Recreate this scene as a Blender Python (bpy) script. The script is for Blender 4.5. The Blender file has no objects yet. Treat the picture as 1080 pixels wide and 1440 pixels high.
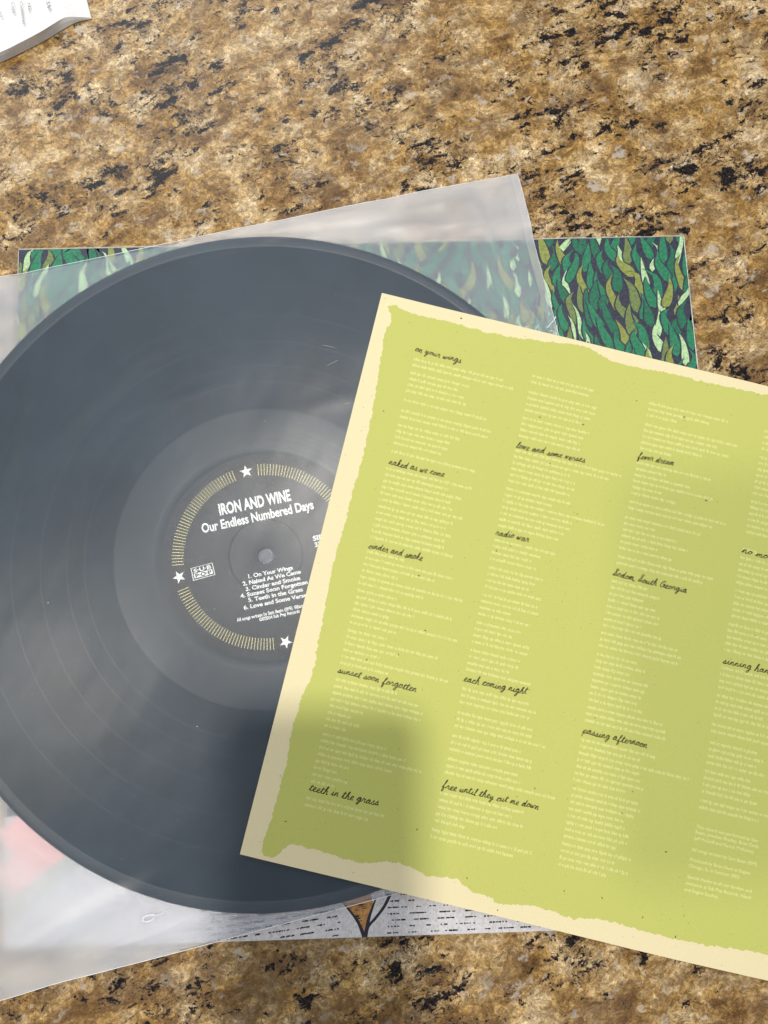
import bpy, bmesh, math, random
import numpy as np
from mathutils import Vector, Matrix, noise
from mathutils.geometry import delaunay_2d_cdt

# ------------------------------------------------------------------ camera
# all distances below are written in millimetres and scaled by MM to metres
MM = 0.001
S = bpy.context.scene
R = random.Random(7)
cam_d = bpy.data.cameras.new("camera")
cam = bpy.data.objects.new("camera", cam_d)
S.collection.objects.link(cam)
RX, RY = 0.1234, -0.0265
cam.matrix_world = Matrix.Translation((0, 0, 328.195 * MM)) @ Matrix.Rotation(RY, 4, 'Y') @ Matrix.Rotation(RX, 4, 'X')
cam_d.sensor_fit = 'VERTICAL'
cam_d.sensor_height = 24.0
cam_d.lens = 24.0 * 1009.57 / 1440.0
cam_d.clip_start = 0.005
cam_d.clip_end = 20
S.camera = cam

# ------------------------------------------------------------------ light
world = bpy.data.worlds.new("World")
S.world = world
world.use_nodes = True
bg = world.node_tree.nodes["Background"]
bg.inputs[0].default_value = (0.86, 0.93, 1.0, 1)
bg.inputs[1].default_value = 0.29


def area(name, loc, target, sx, sy, power, col, shape='RECTANGLE'):
    d = bpy.data.lights.new(name, 'AREA')
    d.shape = shape
    d.size = sx
    if shape in ('RECTANGLE', 'ELLIPSE'):
        d.size_y = sy
    d.energy = power
    d.color = col
    o = bpy.data.objects.new(name, d)
    o.location = loc
    o.rotation_euler = (Vector(target) - Vector(loc)).to_track_quat('-Z', 'Y').to_euler()
    S.collection.objects.link(o)
    return o


area("ceiling_lamp", (-0.044, 0.278, 1.8), (-0.044, 0.278, 0), 0.10, 0.10, 23.0, (1.0, 0.93, 0.83), 'DISK')
area("ceiling_lamp", (-0.86, -0.20, 1.8), (-0.86, -0.20, 0), 0.13, 0.13, 11.0, (1.0, 0.90, 0.76), 'DISK')
area("window_light", (-0.55, 1.55, 1.35), (0, 0, 0), 1.3, 1.0, 15.0, (0.86, 0.93, 1.0))

S.view_settings.view_transform = 'Standard'
S.view_settings.look = 'None'
S.view_settings.exposure = 0.0
S.view_settings.gamma = 1.0
S.render.engine = 'CYCLES'
S.cycles.use_denoising = True
S.cycles.max_bounces = 12
S.cycles.transmission_bounces = 10
S.cycles.transparent_max_bounces = 16
S.cycles.caustics_refractive = True
S.cycles.caustics_reflective = True
S.cycles.blur_glossy = 0.3


# ------------------------------------------------------------------ helpers
def link(o, parent=None):
    S.collection.objects.link(o)
    if parent is not None:
        o.parent = parent
        if parent.type == 'EMPTY':          # vertices are written in world millimetres
            o.location = -parent.location
    return o


def mesh_obj(name, verts, faces, mats, parent=None, smooth=False, fmat=None):
    """verts in millimetres -> one mesh object"""
    me = bpy.data.meshes.new(name)
    v = np.asarray(verts, dtype=float) * MM
    me.from_pydata(v.tolist(), [], [tuple(int(i) for i in f) for f in faces])
    if not isinstance(mats, (list, tuple)):
        mats = [mats]
    for m in mats:
        me.materials.append(m)
    if fmat is not None:
        me.polygons.foreach_set("material_index", np.asarray(fmat, dtype=np.int32))
    if smooth:
        me.polygons.foreach_set("use_smooth", [True] * len(me.polygons))
    me.update()
    return link(bpy.data.objects.new(name, me), parent)


def thing(name, label, cat, loc=(0, 0, 0)):
    o = bpy.data.objects.new(name, None)
    o.empty_display_size = 0.02
    o["label"] = label
    o["category"] = cat
    o.location = loc
    return link(o)


class Geo:
    """collects flat print: ribbons and polygons, mapped by place(x, y) -> (x, y, z)"""

    def __init__(self, place):
        self.v, self.f, self.m, self.place = [], [], [], place

    def poly(self, pts, lift=0.0, mi=0):
        n = len(self.v)
        for x, y in pts:
            p = self.place(x, y)
            self.v.append((p[0], p[1], p[2] + lift))
        self.f.append(tuple(range(n, n + len(pts))))
        self.m.append(mi)

    def ribbon(self, pts, w, lift=0.0, mi=0, taper=False):
        k = len(pts)
        if k < 2:
            return
        n = len(self.v)
        for i, (x, y) in enumerate(pts):
            a = pts[max(0, i - 1)]
            b = pts[min(k - 1, i + 1)]
            dx, dy = b[0] - a[0], b[1] - a[1]
            L = math.hypot(dx, dy) or 1.0
            ww = w if not callable(w) else w(i / (k - 1))
            if taper:
                ww *= 0.35 + 0.65 * math.sin(math.pi * min(1, max(0, (i + .3) / (k - .4))))
            nx, ny = -dy / L * ww / 2, dx / L * ww / 2
            for s in (1, -1):
                p = self.place(x + s * nx, y + s * ny)
                self.v.append((p[0], p[1], p[2] + lift))
        for i in range(k - 1):
            a = n + 2 * i
            self.f.append((a, a + 1, a + 3, a + 2))
            self.m.append(mi)

    def build(self, name, mats, parent):
        # faces all wound to look upward
        v = np.array(self.v)
        ff = []
        for f in self.f:
            a = 0.0
            for i in range(len(f)):
                p, q = v[f[i]], v[f[(i + 1) % len(f)]]
                a += p[0] * q[1] - q[0] * p[1]
            ff.append(f if a > 0 else f[::-1])
        return mesh_obj(name, self.v, ff, mats, parent, fmat=self.m)


def catmull(pts, n=4):
    out = []
    P = [pts[0]] + list(pts) + [pts[-1]]
    for i in range(1, len(P) - 2):
        p0, p1, p2, p3 = P[i - 1:i + 3]
        for k in range(n):
            t = k / n
            out.append(tuple(0.5 * ((2 * p1[j]) + (-p0[j] + p2[j]) * t + (2 * p0[j] - 5 * p1[j] + 4 * p2[j] - p3[j]) * t * t
                                    + (-p0[j] + 3 * p1[j] - 3 * p2[j] + p3[j]) * t ** 3) for j in (0, 1)))
    out.append(tuple(pts[-1]))
    return out


def sstep(a, b, x):
    t = min(1.0, max(0.0, (x - a) / (b - a)))
    return t * t * (3 - 2 * t)


def nz(x, y, s, seed=0.0):
    return noise.noise(Vector((x / s, y / s, seed)))


# ---- node shorthand
class NT:
    def __init__(self, name):
        self.mat = bpy.data.materials.new(name)
        self.mat.use_nodes = True
        self.t = self.mat.node_tree
        self.t.nodes.clear()
        self.out = self.n('ShaderNodeOutputMaterial')

    def n(self, kind, ins=None, **kw):
        nd = self.t.nodes.new(kind)
        for k, v in kw.items():
            setattr(nd, k, v)
        for k, v in (ins or {}).items():
            self.set(nd.inputs[k], v)
        return nd

    def set(self, sock, v):
        if isinstance(v, bpy.types.NodeSocket):
            self.t.links.new(v, sock)
        elif isinstance(v, bpy.types.Node):
            self.t.links.new(v.outputs[0], sock)
        else:
            if hasattr(sock.default_value, '__len__') and not hasattr(v, '__len__'):
                v = (v, v, v)
            if hasattr(v, '__len__') and len(v) == 3 and len(sock.default_value) == 4:
                v = (*v, 1)
            sock.default_value = v

    def pos(self, rot=0.0, scale=(1, 1, 1), off=(0, 0, 0)):
        """world position in millimetres, turned and stretched"""
        g = self.n('ShaderNodeNewGeometry')
        m = self.n('ShaderNodeVectorMath', {0: g.outputs['Position'], 1: (1000, 1000, 1000)}, operation='MULTIPLY')
        mp = self.n('ShaderNodeMapping', {0: m.outputs[0]})
        mp.inputs['Rotation'].default_value = (0, 0, rot)
        mp2 = self.n('ShaderNodeMapping', {0: mp.outputs[0]})
        mp2.inputs['Scale'].default_value = scale
        mp2.inputs['Location'].default_value = off
        return mp2.outputs[0]

    def noise(self, vec, scale, detail=4, rough=.55, dist=0.0):
        return self.n('ShaderNodeTexNoise', {'Vector': vec, 'Scale': scale, 'Detail': detail, 'Roughness': rough, 'Distortion': dist}).outputs[0]

    def vor(self, vec, scale, out='Distance', feature='F1', rnd=1.0):
        return self.n('ShaderNodeTexVoronoi', {'Vector': vec, 'Scale': scale, 'Randomness': rnd}, feature=feature).outputs[out]

    def math(self, op, a, b=0.0, c=None):
        ins = {0: a, 1: b}
        if c is not None:
            ins[2] = c
        return self.n('ShaderNodeMath', ins, operation=op).outputs[0]

    def rng(self, v, a, b, c=0.0, d=1.0, smooth=True):
        return self.n('ShaderNodeMapRange', {'Value': v, 'From Min': a, 'From Max': b, 'To Min': c, 'To Max': d},
                      interpolation_type='SMOOTHSTEP' if smooth else 'LINEAR').outputs[0]

    def mix(self, f, a, b, mode='MIX'):
        nd = self.n('ShaderNodeMix', data_type='RGBA', blend_type=mode)
        self.set(nd.inputs[0], f)
        self.set(nd.inputs[6], a)
        self.set(nd.inputs[7], b)
        return nd.outputs[2]

    def ramp(self, f, stops):
        nd = self.n('ShaderNodeValToRGB', {0: f})
        e = nd.color_ramp.elements
        while len(e) > 1:
            e.remove(e[-1])
        e[0].position, e[0].color = stops[0][0], (*stops[0][1], 1)
        for p, c in stops[1:]:
            x = e.new(p)
            x.color = (*c, 1)
        return nd.outputs[0]

    def bump(self, h, strength, dist=0.0002, normal=None):
        nd = self.n('ShaderNodeBump', {'Height': h, 'Strength': strength, 'Distance': dist})
        if normal is not None:
            self.set(nd.inputs['Normal'], normal)
        return nd.outputs[0]

    def pbr(self, **kw):
        nd = self.n('ShaderNodeBsdfPrincipled')
        for k, v in kw.items():
            self.set(nd.inputs[k.replace('_', ' ')], v)
        self.t.links.new(nd.outputs[0], self.out.inputs[0])
        return self.mat


def plain(name, col, rough=.7, spec=.3, grain=0.0, gs=1.5):
    N = NT(name)
    c = col
    if grain:
        p = N.pos()
        f = N.noise(p, gs, 3)
        c = N.mix(N.rng(f, .3, .7), tuple(x * (1 - grain) for x in col), tuple(min(1, x * (1 + grain)) for x in col))
    return N.pbr(Base_Color=c, Roughness=rough, Specular_IOR_Level=spec)


# ------------------------------------------------------------------ granite counter
def granite():
    N = NT("granite")
    P0 = N.pos()
    # warp the coordinates so that nothing runs straight
    w1 = N.n('ShaderNodeTexNoise', {'Vector': P0, 'Scale': .05, 'Detail': 3}).outputs['Color']
    w2 = N.n('ShaderNodeTexNoise', {'Vector': P0, 'Scale': .35, 'Detail': 3}).outputs['Color']

    def warped(rot, scale, a1, a2, off=(0, 0, 0)):
        p = N.pos(rot, scale, off)
        s1 = N.n('ShaderNodeVectorMath', {0: w1, 1: (-.5, -.5, -.5)}, operation='ADD').outputs[0]
        s1 = N.n('ShaderNodeVectorMath', {0: s1, 'Scale': a1}, operation='SCALE').outputs[0]
        s2 = N.n('ShaderNodeVectorMath', {0: w2, 1: (-.5, -.5, -.5)}, operation='ADD').outputs[0]
        s2 = N.n('ShaderNodeVectorMath', {0: s2, 'Scale': a2}, operation='SCALE').outputs[0]
        q = N.n('ShaderNodeVectorMath', {0: p, 1: s1}, operation='ADD').outputs[0]
        return N.n('ShaderNodeVectorMath', {0: q, 1: s2}, operation='ADD').outputs[0]
    # feldspar body: gold, tan and pinkish grey grains of a few millimetres
    body = N.noise(warped(-.35, (.75, 1, 1), 14, 3), .070, 6, .64)
    col = N.ramp(body, [(.30, (.105, .055, .022)), (.40, (.205, .122, .047)), (.47, (.325, .210, .090)), (.54, (.415, .300, .158)), (.63, (.540, .430, .280))])
    gold = N.rng(N.noise(warped(.3, (1, 1, 1), 10, 3, (40, 9, 3)), .055, 6, .7), .46, .62)
    col = N.mix(N.math('MULTIPLY', gold, .55), col, N.mix(body, (.240, .128, .026), (.450, .285, .088)))
    # crystal grains at two sizes
    for sc, amp, off in ((.30, .17, 0), (.60, .26, 50), (1.25, .22, 90)):
        cv = N.n('ShaderNodeTexVoronoi', {'Vector': warped(-.35, (.85, 1, 1), 5, 2.2, (off, off, 0)), 'Scale': sc}, feature='F1')
        cell = N.n('ShaderNodeSeparateColor', {0: cv.outputs['Color']}).outputs[0]
        col = N.mix(1.0, col, N.ramp(cell, [(.1, (1 - amp, 1 - amp * 1.1, 1 - amp * 1.25)), (.5, (1, 1, 1)), (.9, (1 + amp, 1 + amp, 1 + amp * .9))]), 'MULTIPLY')
    fine = N.noise(warped(.2, (1, 1, 1), 3, 1), 1.5, 5, .75)
    col = N.mix(1.0, col, N.ramp(fine, [(.32, (.60, .54, .48)), (.5, (1, 1, 1)), (.70, (1.38, 1.38, 1.36))]), 'MULTIPLY')
    # pale quartz blots
    q = N.noise(warped(-.4, (.8, 1, 1), 6, 3, (7, 81, 5)), .16, 4, .6)
    col = N.mix(N.rng(q, .58, .68, 0, .72), col, (.50, .45, .38))
    # brown smoky areas
    br = N.noise(warped(-.45, (.6, 1, 1), 14, 5, (3, 14, 51)), .05, 7, .78)
    # browner stone across the near end of the slab, with shade painted into it
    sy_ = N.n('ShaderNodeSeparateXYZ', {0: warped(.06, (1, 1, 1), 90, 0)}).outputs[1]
    brown_shade = N.rng(N.math('ABSOLUTE', N.math('ADD', sy_, 205.0)), 20, 75, .085, 0)
    br = N.math('ADD', br, brown_shade)
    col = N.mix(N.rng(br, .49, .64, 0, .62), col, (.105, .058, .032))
    # black mica: soft brown-grey halo, then the fleck itself, drawn out along the grain
    clus = N.rng(N.noise(P0, .026, 4, .6), .33, .66, -.075, .062)
    d1 = N.math('ADD', N.noise(warped(-.42, (.55, 1, 1), 8, 4, (77, 31, 8)), .20, 6, .68), clus)
    col = N.mix(N.rng(d1, .53, .60, 0, .5), col, (.120, .078, .050))
    m1 = N.rng(d1, .575, .612)
    d2 = N.math('ADD', N.noise(warped(-.6, (.42, 1, 1), 12, 6, (9, 61, 2)), .50, 5, .66), clus)
    col = N.mix(N.rng(d2, .55, .62, 0, .5), col, (.150, .090, .050))
    m2 = N.rng(d2, .610, .660, 0, .95)
    d3 = N.math('ADD', N.noise(warped(.1, (.8, 1, 1), 4, 2, (19, 1, 42)), .95, 4, .65), clus)
    m3 = N.rng(d3, .645, .69, 0, .8)
    dark = N.math('MAXIMUM', N.math('MAXIMUM', m1, m2), m3)
    dc = N.mix(N.rng(N.noise(P0, .8, 4), .42, .62), (.004, .005, .008), (.030, .020, .016))
    col = N.mix(dark, col, dc)
    # tiny bright sparkles
    sp = N.rng(N.noise(P0, 3.2, 2, .5), .74, .78)
    col = N.mix(N.math('MULTIPLY', sp, .6), col, (.85, .80, .72))
    h = N.noise(P0, .9, 3)
    rough = N.rng(N.noise(P0, .5, 4), .3, .7, .16, .32)
    return N.pbr(Base_Color=col, Roughness=rough, Specular_IOR_Level=.22, Normal=N.bump(h, .12, .00005))


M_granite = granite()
xs = [-900, -182, 206, 900]
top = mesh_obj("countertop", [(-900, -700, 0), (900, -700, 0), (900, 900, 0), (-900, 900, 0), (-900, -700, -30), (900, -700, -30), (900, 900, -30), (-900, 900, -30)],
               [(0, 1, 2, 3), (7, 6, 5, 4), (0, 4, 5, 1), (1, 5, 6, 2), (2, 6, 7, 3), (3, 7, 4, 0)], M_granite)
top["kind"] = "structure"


# ------------------------------------------------------------------ record jacket
J4 = [(-164.2, 164.8), (154.3, 176.1), (170.5, -138.6), (-151.4, -145.1)]   # top left, top right, bottom right, bottom left
JZ = 3.0


def jac(x, y):
    """jacket-local millimetres (0..317 across, 0..315 down) -> world"""
    u, v = x / 317.0, y / 315.0
    X = (1 - v) * ((1 - u) * J4[0][0] + u * J4[1][0]) + v * ((1 - u) * J4[3][0] + u * J4[2][0])
    Y = (1 - v) * ((1 - u) * J4[0][1] + u * J4[1][1]) + v * ((1 - u) * J4[3][1] + u * J4[2][1])
    return X, Y, JZ


M_board = plain("jacket_board", (.55, .54, .52), .7, .3, .1)
M_ink = plain("dark_ink_ground", (.030, .034, .060), .45, .4, .35, .9)


def print_mat(name, col, var=.25):
    N = NT(name)
    f = N.noise(N.pos(), .7, 4, .65)
    g = N.noise(N.pos(1.3, (1, .3, 1)), .5, 3, .6)
    c = N.mix(N.rng(f, .3, .7), tuple(x * (1 - var) for x in col), tuple(x * (1 + var) for x in col))
    c = N.mix(N.rng(g, .62, .75, 0, .35), c, tuple(.5 * x for x in col))
    return N.pbr(Base_Color=c, Roughness=.45, Specular_IOR_Level=.35)


LEAF = [print_mat("leaf_green", (.022, .190, .100)), print_mat("leaf_deep_green", (.018, .140, .082)), print_mat("leaf_olive", (.230, .270, .068)),
        print_mat("leaf_mint", (.400, .600, .330)), print_mat("leaf_moss", (.150, .205, .072)), M_ink]

jacket = thing("record_jacket", "cardboard record jacket printed with green leaves, lying flat under the plastic sleeve", "record jacket", (2 * MM, 15 * MM, 0))
# board: rounded-corner slab with softened top edge
def slab(name, outline, z0, z1, mats, parent, soft=.35):
    n = len(outline)
    cx_, cy_ = sum(p[0] for p in outline) / n, sum(p[1] for p in outline) / n
    v = [(x, y, z0) for x, y in outline] + [(x, y, z1 - soft) for x, y in outline]
    for x, y in outline:
        L = math.hypot(x - cx_, y - cy_)
        v.append((x - (x - cx_) / L * soft, y - (y - cy_) / L * soft, z1))
    f = []
    for k in (0, 1):
        for i in range(n):
            j = (i + 1) % n
            f.append((k * n + i, k * n + j, (k + 1) * n + j, (k + 1) * n + i))
    f.append(tuple(range(2 * n, 3 * n)))
    f.append(tuple(range(n))[::-1])
    return mesh_obj(name, v, f, mats, parent)


def rounded(corners, r, n=5):
    """counter-clockwise outline with rounded corners"""
    out = []
    k = len(corners)
    for i in range(k):
        p, a, b = Vector(corners[i]), Vector(corners[i - 1]), Vector(corners[(i + 1) % k])
        d1, d2 = (a - p).normalized(), (b - p).normalized()
        s, e = p + d1 * r, p + d2 * r
        for j in range(n + 1):
            t = j / n
            q = s * (1 - t) ** 2 + p * 2 * t * (1 - t) + e * t * t
            out.append((q.x, q.y))
    return out


slab("board", rounded([J4[3], J4[2], J4[1], J4[0]], 1.2), 0.05, 2.9, M_board, jacket)
g = Geo(jac)
g.poly([(.5, 314.5), (316.5, 314.5), (316.5, .5), (.5, .5)], -.04)
g.build("printed_face", [M_ink], jacket)


def leafpt(cx_, cy_, L, W, ang, bend, t, s):
    # t along -1..1, s across -1..1 ; belly nearer the lower end
    q = (t + 1) / 2
    prof = min(1.0, (q * 1.5) ** .85) * math.sqrt(max(0.0, 1 - q ** 7)) * 1.06
    x = s * W / 2 * prof + bend * (t * t - .4) * 1.3 + .8 * bend * math.sin(3.0 * t)
    y = t * L / 2
    c, n = math.cos(ang), math.sin(ang)
    return cx_ + x * c - y * n, cy_ + x * n + y * c


def swirl(x, y):
    return (x + 4.0 * nz(x, y, 36, 1.5) + .8 * nz(x, y, 14, 6.5), y + 4.0 * nz(x, y, 26, 9.5) + 1.6 * nz(x, y, 9, 3.2))


g = Geo(jac)
k = 0
row = 0
y = -6.0
while y < 242:
    col = 0
    x = -4 + (2.1 if row % 2 else 0)
    while x < 324:
        q = R.random()
        mi = 0 if q < .40 else 1 if q < .60 else 2 if q < .78 else 3 if q < .91 else 4
        L = R.uniform(13, 19)
        W = R.uniform(4.0, 5.2) * (.74 if mi == 3 else .90 if mi == 2 else 1)
        a = .45 * nz(x, y, 30, 20) + R.uniform(-.30, .30)
        bend = R.uniform(-1.6, 1.6) + 1.2 * nz(x, y, 16, 33)
        cx_, cy_ = x + R.uniform(-.5, .5), y + R.uniform(-2.4, 2.4) + (5.6 if col % 2 else 0)
        pts = []
        for i in range(9):
            pts.append(leafpt(cx_, cy_, L, W, a, bend, -1 + 2 * i / 8, 1))
        for i in range(7, 0, -1):
            pts.append(leafpt(cx_, cy_, L, W, a, bend, -1 + 2 * i / 8, -1))
        pts = [swirl(*p) for p in pts]
        cl = [(min(316.4, max(.6, p[0])), min(300, max(.6, p[1]))) for p in pts]
        ar = abs(sum(cl[i][0] * cl[(i + 1) % len(cl)][1] - cl[(i + 1) % len(cl)][0] * cl[i][1] for i in range(len(cl)))) / 2
        wx_, wy_, _ = jac(cx_, cy_)
        if ar > 9 and math.hypot(wx_ + 44.45, wy_ - 20.2) > 11:
            # dark outline first, the coloured leaf over it
            mx, my = sum(p[0] for p in cl) / len(cl), sum(p[1] for p in cl) / len(cl)
            k += 1
            ol = []
            for p in cl:
                d = math.hypot(p[0] - mx, p[1] - my) or 1
                ol.append((min(316.4, max(.6, p[0] + (p[0] - mx) / d * .5 + (.42 if p[0] > mx else -.42))), min(300, max(.6, p[1] + (p[1] - my) / d * .30))))
            g.poly(ol, k * .00012, 5)
            g.poly(cl, k * .00012 + .00006, mi)
        x += 4.15
        col += 1
    y += 11.8
    row += 1
g.build("leaf_print", LEAF, jacket)

# lower picture: pale cloth with pen dashes, a brown point, pink hand shapes (plain stand-in artwork)
M_cloth = print_mat("print_pale_grey", (.58, .57, .60), .12)
M_pink = print_mat("print_pink", (.72, .44, .43), .08)
M_greygreen = print_mat("print_grey_green", (.46, .48, .46), .12)
M_brown = print_mat("print_orange_brown", (.42, .21, .07), .3)
M_pen = plain("print_pen_ink", (.022, .022, .036), .5)
wz = lambda x, y: (x, y, JZ + .26)
g = Geo(wz)
g.poly([(-151.0, -144.6), (170.0, -138.2), (168.3, -92), (60, -84), (-40, -88), (-100, -84), (-153.8, -92)], 0)
g.build("pale_print", [M_cloth], jacket)
g = Geo(wz)
g.poly([(-153.3, -128), (-150, -137), (-118, -110), (-100, -92), (-110, -86), (-153.8, -92.3)], .02)
g.build("grey_green_print", [M_greygreen], jacket)
g = Geo(wz)
def lobe(a, b, w):
    p = []
    d = Vector(b) - Vector(a)
    n = Vector((-d.y, d.x)).normalized() * w / 2
    for i in range(12):
        t = -math.pi / 2 + math.pi * i / 11
        p.append((b[0] + math.cos(t) * d.normalized().x * w / 2 + math.sin(t) * n.x, b[1] + math.cos(t) * d.normalized().y * w / 2 + math.sin(t) * n.y))
    return [tuple(Vector(a) - n)] + p + [tuple(Vector(a) + n)]
g.poly(lobe((-152.4, -119.0), (-112, -88), 13), .04)
g.poly(lobe((-152.9, -103.5), (-118, -78), 14), .05)
g.build("pink_print", [M_pink], jacket)
g = Geo(wz)
g.poly([(-9.5, -127.6), (.2, -139.4), (4.2, -128.6), (1.8, -122), (-3, -119)], .03)
g.build("brown_print", [M_brown], jacket)
g = Geo(wz)
# dark forked outline of the point
g.ribbon(catmull([(-9.6, -127.0), (-5.6, -131.4), (-2.2, -136.0), (.2, -141.6)], 4), lambda t: .5 + 1.2 * t, .05)
g.ribbon(catmull([(5.2, -126.0), (3.8, -129.5), (2.2, -134.0), (.6, -141.6)], 4), lambda t: .5 + 1.2 * t, .052)
g.ribbon(catmull([(11.2, -124.8), (8.6, -129.6), (4.9, -134.2), (2.0, -137.4), (1.0, -141.6)], 5), lambda t: 1.3 - .3 * t, .054)
for i in range(16):
    yy = -128 - R.random() * 7.5
    hw = max(.4, (yy + 140) * .38)
    xx = -1.6 + R.uniform(-.6, .5) * hw
    g.ribbon([(xx - .9, yy), (xx, yy + .12), (xx + .9, yy + .1)], .28, .056)
# rows of short pen dashes
for r_ in range(16):
    y0 = -142.6 + r_ * 2.55
    x = -70 + R.uniform(0, 8)
    while x < 100:
        n_ = R.randint(2, 7)
        for _ in range(n_):
            sl = .32 if x < 0 else .03
            yy = y0 + (x + 70) * (.03 if x > 0 else .03) + (abs(min(0, x + 10)) * -.10)
            if yy > -142.4 + (x + 60) * .02 and not (-10.5 < x < 9 and yy < -120):
                l = R.uniform(.5, 1.5)
                g.ribbon([(x, yy), (x + l * .5, yy + l * .5 * sl + .1), (x + l, yy + l * sl)], R.uniform(.35, .75), .045)
            x += R.uniform(.8, 1.7)
        x += R.uniform(2.0, 5.5)
for i in range(900):
    x, yy = R.uniform(-70, 100), R.uniform(-141.5, -106)
    g.ribbon([(x, yy), (x + R.uniform(-.1, .1), yy + R.uniform(.5, 1.6))], .07, .03)
g.build("pen_dashes", [M_pen], jacket)
g = Geo(wz)
M_white = plain("print_white", (.78, .78, .78), .5)
g.ribbon([(79.5, 125.5), (81.6, 130.0), (82.6, 125.0)], .55, .3)
g.ribbon([(76.2, 124.8), (76.6, 129.2)], .55, .3)
g.ribbon(catmull([(85.8, 128.5), (88.6, 131.6), (90.2, 134)], 3), .5, .3)
g.build("white_brush_strokes", [M_white], jacket)
# rubbed pale edges of the board
M_rub = plain("rubbed_card_edge", (.50, .55, .50), .8, .2, .25, .6)
g = Geo(lambda x, y: (x, y, JZ + .02))
def edge_line(a, b, w, lift, n=120, gap=.45):
    pts = []
    for i in range(n + 1):
        t = i / n
        pts.append((a[0] + (b[0] - a[0]) * t, a[1] + (b[1] - a[1]) * t))
    for i in range(n):
        v_ = nz(i, lift * 100, 5, 3)
        if v_ > -gap:
            g.ribbon([pts[i], pts[i + 1]], w * (.6 + .9 * max(0, v_ + .2)), lift)
edge_line((153.9, 175.6), (170.0, -138.2), .55, .25, gap=.2)
edge_line((-163.8, 164.6), (154.0, 175.8), .34, .25, gap=.25)
g.build("rubbed_edge", [M_rub], jacket)


# ------------------------------------------------------------------ vinyl record
RC = (-44.45, 20.2)        # centre
RR = 151.5
RZ0, RZ1 = 3.55, 5.55
REC_ANG = math.radians(12.4)


def vinyl(groove):
    N = NT("vinyl_groove" if groove else "vinyl_smooth")
    g_ = N.n('ShaderNodeNewGeometry')
    p = N.n('ShaderNodeVectorMath', {0: g_.outputs['Position'], 1: (1000, 1000, 0)}, operation='MULTIPLY').outputs[0]
    d = N.n('ShaderNodeVectorMath', {0: p, 1: (-RC[0], -RC[1], 0)}, operation='ADD').outputs[0]
    r = N.n('ShaderNodeVectorMath', {0: d}, operation='LENGTH').outputs['Value']
    rv = N.n('ShaderNodeCombineXYZ', {0: r}).outputs[0]
    fine = N.noise(rv, 2.2 if groove else .5, 4, .7)
    rough = N.rng(fine, .3, .7, .34, .50) if groove else N.rng(fine, .3, .7, .32, .42)
    base = N.mix(N.rng(fine, .35, .65), (.010, .011, .013), (.017, .018, .021))
    if groove:
        gapm = None
        for rg, w in ((80.3, .5), (88.0, .45), (99.6, .5), (112.5, .45), (127.0, .45)):
            dd = N.math('ABSOLUTE', N.math('SUBTRACT', r, rg))
            m = N.rng(dd, w * .3, w, 1, 0)
            gapm = m if gapm is None else N.math('MAXIMUM', gapm, m)
        base = N.mix(N.math('MULTIPLY', gapm, .28), base, (.055, .057, .062))
        rough = N.math('SUBTRACT', rough, N.math('MULTIPLY', gapm, .08))
        bump = N.bump(fine, .35, .00004)
        nrm = N.noise(rv, 9, 2)
        bump = N.bump(nrm, .35, .00003, bump)
        tan = N.n('ShaderNodeTangent', direction_type='RADIAL', axis='Z').outputs[0]
        return N.pbr(Base_Color=base, Roughness=rough, Specular_IOR_Level=.16, Normal=bump)
    base = N.mix(.5, base, (.070, .071, .074))
    return N.pbr(Base_Color=base, Roughness=rough, Specular_IOR_Level=.2)


M_groove, M_smooth = vinyl(True), vinyl(False)
rec = thing("vinyl_record", "black twelve inch vinyl record with grey label, inside the milky plastic sleeve", "record", (RC[0] * MM, RC[1] * MM, RZ0 * MM))


def lathe(name, prof, mats, parent, seg=256, fm=None, closed=True):
    v, f, m = [], [], []
    k = len(prof)
    for i in range(seg):
        a = 2 * math.pi * i / seg
        for r, z in prof:
            v.append((RC[0] + r * math.cos(a), RC[1] + r * math.sin(a), z))
    for i in range(seg):
        j = (i + 1) % seg
        for q in range(k if closed else k - 1):
            q2 = (q + 1) % k
            f.append((i * k + q, j * k + q, j * k + q2, i * k + q2)[::-1])
            m.append(fm[q] if fm else 0)
    return mesh_obj(name, v, f, mats, parent, smooth=True, fmat=m)


T = RZ1
prof = [(3.6, T - .1), (46.5, T - .1), (46.7, T - .12), (47.2, T - .2), (48.0, T - .23), (49.0, T - .23), (49.8, T - .2), (50.6, T - .14), (50.9, T - .12), (66.8, T - .10), (67.0, T - .12), (67.2, T - .15), (67.5, T - .16),
        (146.2, T - .16), (146.4, T - .15), (146.9, T - .036), (147.1, T - .02), (148.3, T + .02), (149.2, T + .10), (150.6, T + .02), (151.2, T - .3), (151.5, T - .9), (151.3, RZ0 + .3), (150.6, RZ0 + .036), (150.3, RZ0), (46, RZ0 + .1), (3.6, RZ0 + .1)]
fm = [1] * 12 + [0] + [1] * 14
(lathe("disc", prof, [M_groove, M_smooth], rec, fm=fm))


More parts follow.
